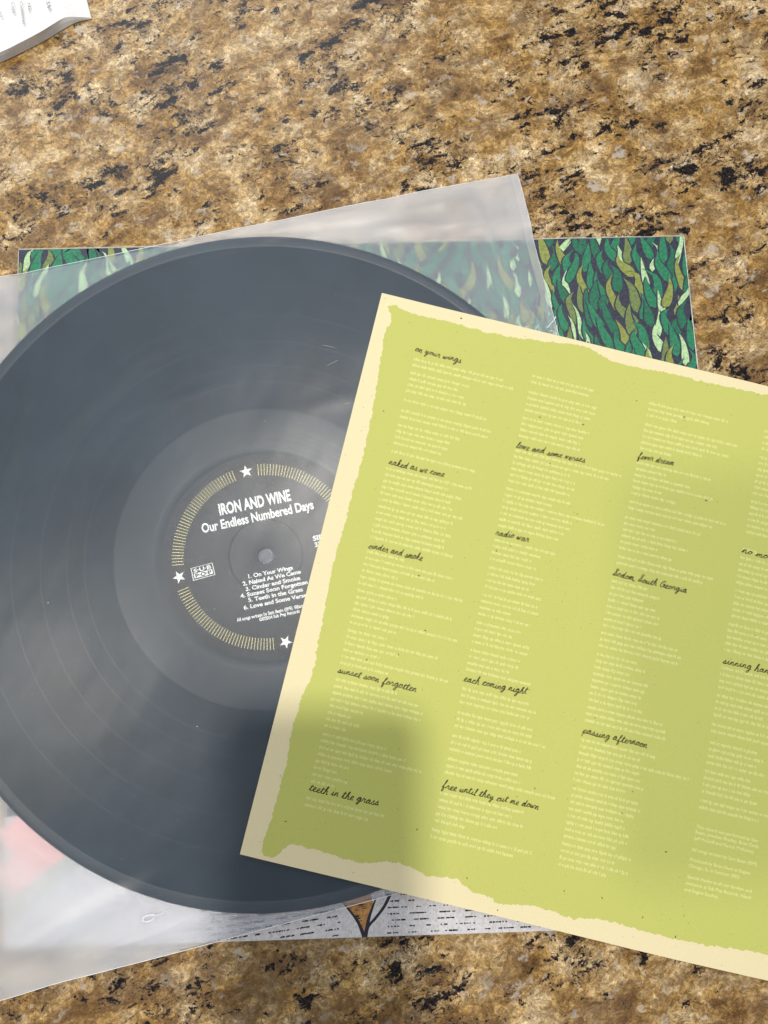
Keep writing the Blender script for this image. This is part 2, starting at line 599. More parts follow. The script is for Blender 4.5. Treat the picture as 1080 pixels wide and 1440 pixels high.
def label_mat():
    N = NT("label_paper")
    g_ = N.n('ShaderNodeNewGeometry')
    p = N.n('ShaderNodeVectorMath', {0: g_.outputs['Position'], 1: (1000, 1000, 0)}, operation='MULTIPLY').outputs[0]
    d = N.n('ShaderNodeVectorMath', {0: p, 1: (-RC[0], -RC[1], 0)}, operation='ADD').outputs[0]
    r = N.n('ShaderNodeVectorMath', {0: d}, operation='LENGTH').outputs['Value']
    press = N.rng(N.math('ABSOLUTE', N.math('SUBTRACT', r, 16.4)), .05, .45, 1, 0)
    band = N.rng(N.math('ABSOLUTE', N.math('SUBTRACT', r, 38.7)), 2.5, 2.8, 1, 0)
    f = N.noise(N.pos(), .8, 4)
    c = N.mix(N.rng(f, .3, .7), (.074, .066, .061), (.092, .082, .076))
    c = N.mix(N.math('MULTIPLY', band, .25), c, (.125, .112, .070))
    c = N.mix(N.math('MULTIPLY', press, .75), c, (.018, .018, .018))
    return N.pbr(Base_Color=c, Roughness=.6, Specular_IOR_Level=.2, Normal=N.bump(press, .6, .0002))


M_label = label_mat()
M_lw = plain("label_white_ink", (.82, .82, .80), .5)
M_ly = plain("label_yellow_ink", (.78, .70, .34), .5)
LZ = RZ1 + .06
lab = (lathe("label", [(3.6, LZ), (16.0, LZ), (16.4, LZ - .036), (16.8, LZ), (46.3, LZ), (46.4, T - .1), (3.6, T - .1)], [M_label], rec, seg=160))


def rl(x, y):      # record-local, turned with the label
    c, s = math.cos(REC_ANG), math.sin(REC_ANG)
    return RC[0] + x * c - y * s, RC[1] + x * s + y * c, LZ + .03


def font_mesh(body, bold=0.0):
    cu = bpy.data.curves.new("type", 'FONT')
    cu.body = body
    cu.size = 1.0
    cu.offset = bold
    cu.resolution_u = 3
    o = bpy.data.objects.new("type", cu)
    S.collection.objects.link(o)
    bpy.context.view_layer.update()
    me = bpy.data.meshes.new_from_object(o.evaluated_get(bpy.context.evaluated_depsgraph_get()))
    v = np.array([tuple(p.co) for p in me.vertices])
    f = [tuple(p.vertices) for p in me.polygons]
    bpy.data.objects.remove(o)
    bpy.data.curves.remove(cu)
    bpy.data.meshes.remove(me)
    return v, f


CAP = .70    # cap height of the built-in face at size 1


def set_type(name, body, a, b, cap, place, mat, parent, bold=.01, lift=0.0):
    """set a line of type from a to b (local mm) with the given cap height"""
    v, f = font_mesh(body, bold)
    x0, x1 = v[:, 0].min(), v[:, 0].max()
    dx, dy = b[0] - a[0], b[1] - a[1]
    L = math.hypot(dx, dy)
    ux, uy = dx / L, dy / L
    sx, sy = L / (x1 - x0), cap / CAP
    P = []
    flip = -1 if getattr(place, 'down', False) else 1
    for p in v:
        X, Y = (p[0] - x0) * sx, p[1] * sy
        w = place(a[0] + X * ux - Y * uy * flip * 1, a[1] + X * uy + Y * ux * flip)
        P.append((w[0], w[1], w[2] + lift))
    return mesh_obj(name, P, f, mat, parent)


def wl(x, y):       # world offset from the spindle hole, unturned
    return RC[0] + x, RC[1] + y, LZ + .03


LINES = [
    ("artist_name", "IRON AND WINE", -20.86, 18.15, 11.13, 25.09, 5.0, .036),
    ("album_title", "Our Endless Numbered Days", -28.38, 10.10, 21.41, 21.27, 4.1, .030),
    ("side_mark", "SIDE 1", 21.20, 6.66, 30.6, 8.75, 2.1, .036),
    ("speed_mark", "33\u2153 RPM", 22.07, 3.87, 33.5, 6.4, 2.0, .036),
    ("track_line", "1. On Your Wings", -7.37, -10.16, 12.41, -6.12, 1.75, .036),
    ("track_line", "2. Naked As We Came", -9.75, -13.44, 15.96, -7.89, 1.75, .036),
    ("track_line", "3. Cinder and Smoke", -8.38, -15.80, 15.71, -10.71, 1.75, .036),
    ("track_line", "4. Sunset Soon Forgotten", -10.66, -18.85, 19.00, -12.54, 1.75, .036),
    ("track_line", "5. Teeth in the Grass", -7.13, -20.67, 16.95, -15.79, 1.75, .036),
    ("track_line", "6. Love and Some Verses", -9.06, -23.98, 19.83, -18.03, 1.75, .036),
    ("credit_line", "All songs written by Sam Beam (BMI). \u00a9Sam Beam", -11.94, -29.28, 21.2, -22.0, 1.5, .03),
    ("credit_line", "\u00a9\u00a92004 Sub Pop Records", -2.14, -29.10, 15.67, -25.21, 1.45, .03),
]
for nm, body, x0, y0, x1, y1, cap, bold in LINES:
    set_type(nm, body, (x0, y0), (x1, y1), cap, wl, M_lw, lab, bold)

# ring of ticks and four stars
g = Geo(rl)
for q in range(4):
    a0 = math.radians(90 * q + 2)
    for k in range(38):
        a = a0 + math.radians(8.3) + k * math.radians(73.4 / 37)
        c, s = math.cos(a), math.sin(a)
        g.ribbon([(c * 36.5, s * 36.5), (c * 41.7, s * 41.7)], .27)
g.build("tick_ring", [M_ly], lab)
for q in range(4):
    a = math.radians(90 * q + 2 - .3)
    cx_, cy_ = 39.3 * math.cos(a), 39.3 * math.sin(a)
    g = Geo(rl)
    pts = []
    for k in range(10):
        rr = 3.0 if k % 2 == 0 else 1.2
        t = a + math.pi * k / 5
        pts.append((cx_ + rr * math.cos(t), cy_ + rr * math.sin(t)))
    for k in range(10):
        g.poly([(cx_, cy_), pts[k], pts[(k + 1) % 10]])
    g.build("star", [M_lw], lab)
# boxed emblem: light letters over dark, dark letters over light
LG = [(-33.15, -5.76), (-23.58, -3.18), (-22.1, -8.6), (-31.83, -11.25)]
def lg(u, v):      # u across 0..1, v down 0..1
    x = (1 - v) * ((1 - u) * LG[0][0] + u * LG[1][0]) + v * ((1 - u) * LG[3][0] + u * LG[2][0])
    y = (1 - v) * ((1 - u) * LG[0][1] + u * LG[1][1]) + v * ((1 - u) * LG[3][1] + u * LG[2][1])
    return RC[0] + x, RC[1] + y, LZ + .03
g = Geo(lg)
for a, b, c, d in ((0, 0, 1, .036), (0, .95, 1, 1), (0, .05, .035, .95), (.965, .05, 1, .95), (.08, .49, .92, .86)):
    g.poly([(a, b), (c, b), (c, d), (a, d)])
em = g.build("emblem", [M_lw, M_label], lab)
def logo_text(body, v0, v1, u0, u1, mat, lift, nm):
    v, f = font_mesh(body, .035)
    x0, x1, y0, y1 = v[:, 0].min(), v[:, 0].max(), 0, CAP
    P = []
    for p in v:
        w = lg(u0 + (p[0] - x0) / (x1 - x0) * (u1 - u0), v1 - (p[1] - y0) / (y1 - y0) * (v1 - v0))
        P.append((w[0], w[1], w[2] + lift))
    return P, f
P1, f1 = logo_text("S\u00b7U\u00b7B", .12, .42, .10, .90, 0, .01, "")
P2, f2 = logo_text("P\u00b7O\u00b7P", .53, .82, .14, .86, 1, .02, "")
n1 = len(P1)
mesh_obj("emblem_letters", P1 + P2, f1 + [tuple(i + n1 for i in f) for f in f2], [M_lw, M_label], lab, fmat=[0] * len(f1) + [1] * len(f2))


# ------------------------------------------------------------------ plastic inner sleeve
SL = [(-232.0, 136.5), (73.0, 204.6), (141.0, -92.0), (-218.0, -180.2)]    # top left, top right, bottom right, bottom left


def sq(u, v):
    x = (1 - v) * ((1 - u) * SL[0][0] + u * SL[1][0]) + v * ((1 - u) * SL[3][0] + u * SL[2][0])
    y = (1 - v) * ((1 - u) * SL[0][1] + u * SL[1][1]) + v * ((1 - u) * SL[3][1] + u * SL[2][1])
    # the film's edges are never quite straight
    y += 1.0 * math.sin(5.1 * u + .6) * (v - .5) * .8
    return x, y


def injacket(x, y):
    """0 over the counter, 1 over the jacket, soft across the edge"""
    l = x - (-164.2 + (164.8 - y) * .0413)
    r = 154.3 + (176 - y) * .0515 - x
    t = 164.8 + (x + 164.2) * .0355 - y
    b = y + 145.1 - (x + 151.4) * .0202
    return sstep(-7, 3, min(l, r, t, b))


CREASES = [((-40, 176), (60, 196), 3.2, .75), ((0, 168), (66, 182), 2.6, .6), ((30, 160), (78, 168), 2.2, .4), ((-110, 152), (-40, 172), 3, .5), ((-150, -150), (-90, -118), 4, .9),
           ((-120, -150), (-70, -134), 3, .6), ((-160, 60), (-150, 130), 3, .5), ((74, 150), (50, 190), 2.5, .45), ((-60, -146), (-20, -128), 2.5, .5),
           ((-138, 78), (-104, 112), 3.4, .32), ((-104, 112), (-84, 120), 3.2, .25), ((-112, 84), (-76, 96), 2.6, .22), ((-136, 20), (-126, 66), 4, .2), ((-20, 90), (30, 104), 3.4, .2),
           ((-60, -110), (-20, -84), 6, .3), ((-80, -100), (-60, -60), 6, .25)]


def creases(x, y):
    s = 0.0
    for (ax, ay), (bx, by), w, amp in CREASES:
        dx, dy = bx - ax, by - ay
        t = ((x - ax) * dx + (y - ay) * dy) / (dx * dx + dy * dy)
        if -.4 < t < 1.4:
            d = abs((x - ax) * dy - (y - ay) * dx) / math.hypot(dx, dy)
            # each fold bows a little
            d = abs(d - 2.5 * math.sin(max(0, min(1, t)) * math.pi) * (1 if w > 3 else -1) * .6)
            if d < w * 3:
                s += amp * math.exp(-(d / w) ** 2) * sstep(-.4, .2, t) * sstep(1.4, .8, t)
    return s


def film_z(x, y, u, v, front):
    r = math.hypot(x - RC[0], y - RC[1])
    k = injacket(x, y)
    left = sstep(60, -140, x)
    lowleft = sstep(-60, -130, y) * sstep(0, -90, x)
    over_j = 3.55 + 1.0 * left + 2.6 * lowleft
    over_c = 6.0 + 1.2 * nz(x, y, 38, 4.4) + 1.0 * nz(x, y, 17, 1.4)
    base = over_c + (over_j - over_c) * k
    base += .45 * nz(x, y, 22, 2.7) * (1 if front else .4) * (1 - .6 * k * (1 - left))
    hit = 5.79 + .03 * nz(x, y, 45, 8)
    if r <= 150.2:
        zf = hit + .06 * (.5 + nz(x, y, 42, 12.0)) + .6 * creases(x, y) 
        zb = 3.36
    else:
        d = r - 150.2
        w = math.exp(-(d / 15.0) ** 1.6)
        zf = base + (hit - base) * w + creases(x, y)
        zb = min(zf - .22, (4.2 - .86 * k) * w + (1 - w) * (3.42 * k + (1 - k) * (4.6 + .8 * nz(x, y, 30, 9)) + .3 * left * k + 2.2 * lowleft * k))
        if k <= .999:
            zb = max(zb, 3.42) if k > .05 else zb
    e = min(u, 1 - u, v, 1 - v) * 315
    zb2 = zf - .16
    t = sstep(0, 14, e)
    zb = zb2 + (min(zb, zf - .16) - zb2) * t if k < .5 else min(zb, zf - .16)
    return zf if front else max(zb, 3.28 if k > .01 else 1.2)


def film_mat(name, refr, back, rough, tint):
    """thin frosted polythene: part clear, part blurring, part scattering"""
    N = NT(name)
    T_ = N.n('ShaderNodeBsdfTransparent', {'Color': (.97, .975, .985)})
    Rf = N.n('ShaderNodeBsdfRefraction', {'Color': (.97, .975, .985), 'Roughness': rough, 'IOR': .80})
    Df = N.n('ShaderNodeBsdfDiffuse', {'Color': tint})
    Tl = N.n('ShaderNodeBsdfTranslucent', {'Color': tint})
    # frosted film looks clear where it touches the print and whiter where it stands off
    raw = N.n('ShaderNodeAttribute', attribute_name='gap').outputs['Fac']
    gap = N.rng(raw, .15, 2.6)
    pressed = N.rng(raw, -.5, 0, .22, 1)
    cloud = N.noise(N.pos(), .022, 4, .6)
    m1 = N.n('ShaderNodeMixShader', {0: N.rng(gap, 0, 1, refr[0], refr[1], False), 1: T_, 2: Rf})
    sc = N.n('ShaderNodeMixShader', {0: .35, 1: Df, 2: Tl})
    amt = N.math('MULTIPLY', pressed, N.rng(gap, 0, 1, back[0], back[1], False))
    m2 = N.n('ShaderNodeMixShader', {0: N.math('MULTIPLY', amt, N.rng(cloud, .3, .7, .86, 1.14)), 1: m1, 2: sc})
    h = N.noise(N.pos(.4, (1, .6, 1)), .03, 2, .4)
    nb = N.bump(h, .35, .003)
    Gl = N.n('ShaderNodeBsdfGlossy', {'Color': (1, 1, 1), 'Roughness': .30, 'Normal': nb})
    fr = N.n('ShaderNodeFresnel', {'IOR': 1.45, 'Normal': nb}).outputs[0]
    m3 = N.n('ShaderNodeMixShader', {0: N.math('MULTIPLY', fr, .38), 1: m2, 2: Gl})
    N.t.links.new(m3.outputs[0], N.out.inputs[0])
    return N.mat


M_front = film_mat("frosted_film_front", (.22, .45), (.100, .12), .70, (.46, .70, .98))
M_back = film_mat("frosted_film_back", (.20, .85), (.27, .56), .85, (1.0, .98, .98))
sleeve = thing("plastic_sleeve", "milky frosted plastic inner sleeve lying crooked across the leaf jacket with the record inside", "record sleeve", (-58 * MM, 18 * MM, 3.3 * MM))


def film(name, front, mat):
    nu = nv = 170
    V, F = [], []
    for j in range(nv + 1):
        for i in range(nu + 1):
            u, v = i / nu, j / nv
            x, y = sq(u, v)
            V.append((x, y, film_z(x, y, u, v, front)))
    for j in range(nv):
        for i in range(nu):
            a = j * (nu + 1) + i
            F.append((a, a + nu + 1, a + nu + 2, a + 1))
    o = mesh_obj(name, V, F, mat, sleeve, smooth=True)
    gaps = []
    for i, (x, y, z) in enumerate(V):
        k = injacket(x, y)
        below = 3.0 * k
        if front:
            u, v = (i % (nu + 1)) / nu, (i // (nu + 1)) / nv
            rr = math.hypot(x - RC[0], y - RC[1])
            below = RZ1 if rr < 151 else film_z(x, y, u, v, False)
            gaps.append(.2 + (z - below - .2) * sstep(150, 163, rr))
            continue
        gaps.append(z - below if math.hypot(x - RC[0], y - RC[1]) > 148 else -1.0)     # pressed flat under the record
    at = o.data.attributes.new('gap', 'FLOAT', 'POINT')
    at.data.foreach_set('value', gaps)
    return o


film("front_film", True, M_front)
film("back_film", False, M_back)


def tube_mesh(name, pts, rad, mat, parent, seg=6):
    V, F = [], []
    n = len(pts)
    for i, p in enumerate(pts):
        a, b = Vector(pts[max(0, i - 1)]), Vector(pts[min(n - 1, i + 1)])
        d = (b - a).normalized()
        s = d.cross(Vector((0, 0, 1))).normalized()
        t = s.cross(d)
        for k in range(seg):
            an = 2 * math.pi * k / seg
            q = Vector(p) + s * math.cos(an) * rad + t * math.sin(an) * rad
            V.append(tuple(q))
    for i in range(n - 1):
        for k in range(seg):
            k2 = (k + 1) % seg
            F.append((i * seg + k, i * seg + k2, (i + 1) * seg + k2, (i + 1) * seg + k))
    F.append(tuple(range(seg)))
    F.append(tuple(range((n - 1) * seg, n * seg))[::-1])
    return mesh_obj(name, V, F, mat, parent, smooth=True)


NE = NT("film_edge")
M_edge = NE.pbr(Base_Color=(.86, .88, .92), Roughness=.3, Specular_IOR_Level=.6)
for (u0, v0, u1, v1, rad, nm) in ((0, 0, 1, 0, .13, "folded_edge"), (0, 1, 1, 1, .13, "folded_edge"), (1, 0, 1, 1, .10, "side_edge")):  # pale tubes along the film's edges, fold highlights painted into their colour
    pts = []
    for i in range(121):
        t = i / 120
        u, v = u0 + (u1 - u0) * t, v0 + (v1 - v0) * t
        x, y = sq(u, v)
        pts.append((x, y, film_z(x, y, u, v, True) - .06))
    tube_mesh(nm, pts, rad, M_edge, sleeve)
# welded side seam, a second line just inside the edge
M_seam = film_mat("welded_seam", (.2, .2), (.2, .2), .5, (.90, .92, .96))
V, F = [], []
for i in range(161):
    v = i / 160
    for uu in (1 - .0118, 1 - .0004):
        x, y = sq(uu, v)
        V.append((x, y, film_z(x, y, uu, v, True) + .10))
    if i:
        a = 2 * i - 2
        F.append((a, a + 2, a + 3, a + 1))
mesh_obj("side_seam", V, F, M_seam, sleeve, smooth=True)
# small crumpled blister near the lower edge
pts = catmull([(-92.6, -133.0), (-92.0, -131.4), (-89.6, -130.6), (-87.4, -130.9), (-88.2, -132.2), (-90.4, -133.2), (-92.6, -133.0)], 5)
tube_mesh("crumpled_spot", [(x, y, film_z(x, y, .5, .8, True) + .1) for x, y in pts], .22, M_edge, sleeve)
pts = catmull([(-87.4, -131.0), (-85.2, -130.2), (-83.4, -128.9)], 4)
tube_mesh("crumpled_spot", [(x, y, film_z(x, y, .5, .8, True) + .06) for x, y in pts], .16, M_edge, sleeve)
# dust and hairline scuffs on the film
M_dust = plain("dust_white", (.75, .76, .78), .8)
g = Geo(lambda x, y: (x, y, film_z(x, y, .5, .5, True) + .09))
for i in range(150):
    a, rr = R.uniform(0, 6.283), 150 * math.sqrt(R.random())
    x, y = RC[0] + rr * math.cos(a), RC[1] + rr * math.sin(a)
    s = R.uniform(.05, .13) if R.random() < .93 else .24
    g.poly([(x + s * math.cos(t) * R.uniform(.6, 1.2), y + s * math.sin(t)) for t in (0, 1.2, 2.4, 3.6, 4.9)])
for x, y, l, a in ((-18, 108, 6, .5), (-20, 118, 6, -.2), (-178, 74, 5, -.3), (-10, 90, 3, .1)):
    c, s = math.cos(a), math.sin(a)
    g.ribbon([(x, y), (x + l * .5 * c, y + l * .5 * s + .2), (x + l * c, y + l * s)], .08, 0, taper=True)
o = g.build("dust_specks", [M_dust], sleeve)
o["kind"] = "stuff"


# ------------------------------------------------------------------ lyric insert
IO, IA = (7.51, 143.03), math.radians(-13.522)
IC, IS = math.cos(IA), math.sin(IA)
ISZ = 256.3


def ins(x, y):
    """insert-local millimetres (x across, y down) -> world"""
    z = 7.15 - 1.9 * sstep(125, 256, x) + .8 * math.sin(x / 27 + .7) * sstep(60, 180, x) + .8 * (sstep(60, 0, x) * sstep(200, 256, y)) + .5 * sstep(40, 0, x) * sstep(60, 0, y) + .35 * math.sin((x * .3 + y) / 37 + 1) * sstep(0, 60, x)
    z = max(z, 4.2)
    return IO[0] + x * IC + y * IS, IO[1] + x * IS - y * IC, z + .02
ins.down = True


def paper_mat(name, col, var, fib=(.55, .45, .30), lum=1.0):
    N = NT(name)
    p = N.pos()
    f = N.noise(p, 2.2, 5, .7)
    c = N.mix(N.rng(f, .3, .7), tuple(x * (1 - var) for x in col), tuple(min(.95, x * (1 + var)) for x in col))
    f2 = N.noise(N.pos(.8, (1, .25, 1)), 1.6, 4, .7)
    c = N.mix(N.rng(f2, .66, .76, 0, .28), c, tuple(x * .72 for x in col))
    return N.pbr(Base_Color=c, Roughness=.75, Specular_IOR_Level=.22, Normal=N.bump(f, .25, .00006))


M_cream = paper_mat("cream_paper", (.755, .675, .430), .045)
M_panel = paper_mat("yellow_green_ink", (.505, .530, .148), .05)
M_body = plain("pale_yellow_ink", (.76, .76, .34), .7, .2)
M_title = plain("brown_black_ink", (.035, .030, .012), .55, .3)
M_fleck = plain("brown_fleck", (.13, .075, .03), .8, .2)

insert = thing("lyric_insert", "cream paper insert with rough edged yellow-green panel and handwritten song titles", "paper insert", (102 * MM, -12 * MM, 4.5 * MM))


def sheet(name, place, W, H, thick, n, mat, parent):
    V, F = [], []
    for k in (0, 1):
        for j in range(n + 1):
            for i in range(n + 1):
                p = place(W * i / n, H * j / n)
                V.append((p[0], p[1], p[2] - k * thick - .02))
    s = n + 1
    for j in range(n):
        for i in range(n):
            a = j * s + i
            F.append((a, a + s, a + s + 1, a + 1))
            b = a + s * s
            F.append((b, b + 1, b + s + 1, b + s))
    q = s * s
    for i in range(n):
        F.append((i, i + 1, q + i + 1, q + i))
        a = n * s + i
        F.append((a + 1, a, q + a, q + a + 1))
        a = i * s
        F.append((a + s, a, q + a, q + a + s))
        a = i * s + n
        F.append((a, a + s, q + a + s, q + a))
    return mesh_obj(name, V, F, mat, parent)


sheet("sheet", ins, ISZ, ISZ, .28, 72, M_cream, insert)

PANEL = [(4.1, 5.8), (6.5, 9.8), (7.5, 14.2), (5.9, 18.9), (7.4, 36.2), (8.6, 49.8), (9.8, 75.2), (9.4, 93.9), (9.2, 110.6), (8.6, 130.4), (9.6, 146.3), (10.4, 162.1), (11.3, 176.1), (9.2, 189.1), (8.7, 203.1), (9.7, 218.2), (9.4, 236.3), (8.3, 247.9), (9.2, 253.6), (12.0, 254.7), (14.9, 253.7), (16.8, 250.3), (20.1, 247.5), (26.3, 247.3), (38.9, 247.9), (51.4, 248.2), (61.6, 245.3), (70.8, 244.9), (79.1, 246.9), (91.2, 245.5), (98.1, 248.4), (107.7, 249.7), (111.1, 251.2), (129.2, 248.5), (141.9, 250.0), (156.9, 247.5), (181.9, 248.2), (203.5, 247.6), (228.0, 245.8), (249.9, 246.9), (244.8, 5.1), (213.8, 3.0), (186.7, 4.1), (159.6, 5.2), (139.0, 5.0), (118.8, 6.5), (108.3, 4.9), (97.4, 2.0), (77.4, 4.5), (64.1, 6.1), (50.5, 6.6), (36.6, 5.8), (23.1, 6.4), (10.9, 5.5), (7.5, 4.2)]
# brushed, jagged outline
rp = []
base_pts = catmull(PANEL + [PANEL[0]], 6)
for i in range(len(base_pts) - 1):
    a, b = base_pts[i], base_pts[i + 1]
    L = math.hypot(b[0] - a[0], b[1] - a[1])
    n = max(1, int(L / .38))
    nx, ny = -(b[1] - a[1]) / (L or 1), (b[0] - a[0]) / (L or 1)
    for k in range(n):
        t = k / n
        x, y = a[0] + (b[0] - a[0]) * t, a[1] + (b[1] - a[1]) * t
        o_ = .75 * nz(x * 1.0, y * 1.0, 2.6, 4) + .55 * nz(x, y, .8, 9) + R.uniform(-.13, .13)
        # bristle pulls near the corners
        rp.append((x + nx * o_, y + ny * o_))
n = len(rp)
inner = [(x, y) for x in np.arange(14, 244, 7.0) for y in np.arange(10, 243, 7.0)]
vv = [Vector(p) for p in rp] + [Vector(p) for p in inner]
res = delaunay_2d_cdt(vv, [(i, (i + 1) % n) for i in range(n)], [], 1, 1e-5)
V = []
for p in res[0]:
    q = ins(p.x, p.y)
    V.append((q[0], q[1], q[2] + .06))
F = []
for f in res[2]:
    a = sum(V[f[i]][0] * V[f[(i + 1) % len(f)]][1] - V[f[(i + 1) % len(f)]][0] * V[f[i]][1] for i in range(len(f)))
    F.append(tuple(f) if a > 0 else tuple(f)[::-1])
mesh_obj("green_panel", V, F, M_panel, insert, smooth=True)

# ---- handwriting: one continuous pen line per letter, x-height 1
CUR = {
    'a': (1.05, [[(0, .1), (.2, .55), (.6, .95), (.35, .95), (.12, .5), (.3, .05), (.55, .25), (.74, .9), (.7, .25), (.85, .03), (1.05, .12)]]),
    'c': (.8, [[(0, .1), (.3, .6), (.65, .85), (.5, .98), (.2, .7), (.15, .25), (.4, .02), (.8, .12)]]),
    'd': (1.08, [[(0, .1), (.3, .6), (.65, .9), (.35, .95), (.12, .5), (.3, .05), (.6, .4), (.8, 1.9), (.72, .3), (.88, .03), (1.08, .12)]]),
    'e': (.8, [[(0, .1), (.35, .45), (.6, .75), (.42, 1.0), (.18, .7), (.18, .25), (.42, .02), (.8, .12)]]),
    'f': (.85, [[(0, .1), (.35, .9), (.6, 1.8), (.45, 2.0), (.32, 1.5), (.28, 0), (.25, -.75), (.42, -.85), (.5, -.3), (.4, .1), (.85, .15)]]),
    'g': (1.0, [[(0, .1), (.3, .7), (.65, .9), (.35, .97), (.12, .5), (.3, .08), (.6, .35), (.76, .9), (.7, -.3), (.5, -.9), (.25, -.7), (.5, -.25), (1.0, .12)]]),
    'h': (.98, [[(0, .1), (.3, .9), (.5, 1.8), (.35, 1.95), (.25, 1.4), (.15, 0), (.25, .6), (.5, .95), (.65, .7), (.62, .2), (.75, .03), (.98, .12)]]),
    'i': (.62, [[(0, .1), (.2, .5), (.3, .95), (.27, .25), (.4, .03), (.62, .12)], [(.36, 1.42), (.44, 1.5)]]),
    'k': (.9, [[(0, .1), (.3, .9), (.5, 1.8), (.35, 1.95), (.22, 1.2), (.15, 0), (.25, .55), (.55, .95), (.6, .7), (.3, .5), (.6, .08), (.9, .12)]]),
    'l': (.62, [[(0, .1), (.3, .9), (.48, 1.8), (.33, 1.95), (.22, 1.2), (.22, .25), (.38, .03), (.62, .12)]]),
    'm': (1.2, [[(0, .1), (.12, .6), (.2, .95), (.18, .02), (.28, .7), (.48, .97), (.55, .6), (.52, .02), (.62, .7), (.82, .97), (.9, .6), (.88, .15), (1.0, .03), (1.2, .12)]]),
    'n': (.92, [[(0, .1), (.12, .6), (.2, .95), (.18, .02), (.28, .7), (.5, .97), (.6, .6), (.58, .15), (.7, .03), (.92, .12)]]),
    'o': (.85, [[(0, .1), (.25, .7), (.5, .97), (.22, .85), (.12, .4), (.35, .02), (.65, .4), (.55, .9), (.48, .8), (.85, .7)]]),
    'p': (.9, [[(0, .1), (.2, .9), (.12, -.8), (.22, .5), (.5, .97), (.72, .6), (.5, .05), (.3, .15), (.9, .12)]]),
    'r': (.88, [[(0, .1), (.2, .8), (.25, 1.1), (.38, .85), (.62, .85), (.55, .3), (.68, .03), (.88, .12)]]),
    's': (.8, [[(0, .1), (.3, .7), (.4, 1.05), (.45, .7), (.6, .35), (.45, .02), (.15, .1), (.45, .04), (.8, .12)]]),
    't': (.68, [[(0, .1), (.25, .9), (.36, 1.65), (.28, .3), (.42, .03), (.68, .12)], [(.02, 1.12), (.7, 1.22)]]),
    'u': (.98, [[(0, .1), (.15, .9), (.15, .25), (.35, .03), (.55, .3), (.65, .95), (.62, .25), (.75, .03), (.98, .12)]]),
    'v': (.9, [[(0, .1), (.15, .85), (.3, .9), (.38, .05), (.6, .6), (.68, .95), (.9, .8)]]),
    'w': (1.1, [[(0, .1), (.12, .9), (.15, .2), (.32, .03), (.48, .8), (.52, .15), (.7, .05), (.85, .9), (1.1, .8)]]),
    'y': (.95, [[(0, .1), (.15, .9), (.18, .25), (.38, .05), (.6, .9), (.6, -.2), (.42, -.9), (.2, -.7), (.45, -.2), (.95, .12)]]),
    'S': (1.0, [[(0, .1), (.5, 1.1), (.85, 1.8), (.6, 2.0), (.35, 1.6), (.6, 1.1), (.75, .5), (.45, .0), (.05, .25), (.4, .4), (1.0, .12)]]),
    'G': (1.25, [[(1.0, 1.6), (.65, 2.0), (.2, 1.4), (.12, .6), (.4, .02), (.8, .4), (.9, 1.1), (.5, 1.0), (1.1, 1.05), (1.0, .3), (1.25, .12)]]),
    ',': (.4, [[(.15, .12), (.2, -.05), (.05, -.4)]]),
}
TITLES = [
    ('on your wings', 21.3, 23.5, 43.5, 24.0),
    ('naked as we come', 21.9, 78.4, 47.8, 78.1),
    ('cinder and smoke', 21.9, 117.4, 46.8, 117.6),
    ('sunset soon forgotten', 21.7, 173.6, 57.3, 174.0),
    ('teeth in the grass', 21.7, 224.7, 52.3, 223.9),
    ('love and some verses', 76.8, 57.0, 109.3, 56.2),
    ('radio war', 76.2, 98.2, 91.7, 97.8),
    ('each coming night', 76.4, 164.7, 104.7, 163.7),
    ('free until they cut me down', 77.2, 210.6, 120.0, 210.0),
    ('fever dream', 132.5, 48.1, 149.4, 47.7),
    ('Sodom, South Georgia', 131.8, 103.6, 165.9, 103.6),
    ('passing afternoon', 132.2, 174.3, 161.0, 173.8),
    ('no moon', 187.2, 79.6, 204.2, 79.5),
    ('sinning hands', 187.2, 130.1, 212.8, 130.1),
]
for text, x0, y0, x1, y1 in TITLES:
    tot = sum(.62 if c == ' ' else CUR[c][0] for c in text)
    sx = (x1 - x0) / tot
    sy = 1.62
    g = Geo(ins)
    x = 0.0
    drift = R.uniform(0, 10)
    seq = 0
    for c in text:
        if c == ' ':
            x += .62
            continue
        adv, strokes = CUR[c]
        jy = .10 * math.sin(x * 1.3 + drift) + R.uniform(-.06, .06)
        sc = R.uniform(.90, 1.10)
        for st in strokes:
            pts = []
            for px_, py_ in st:
                X = x + px_ + py_ * .22
                Y = py_ * sc + jy
                pts.append((x0 + X * sx, y0 + (y1 - y0) * X / tot - Y * sy))
            seq += 1
            g.ribbon(catmull(pts, 4), R.uniform(.30, .38), .10 + seq * .0004)
        x += adv
    g.build("song_title", [M_title], insert)

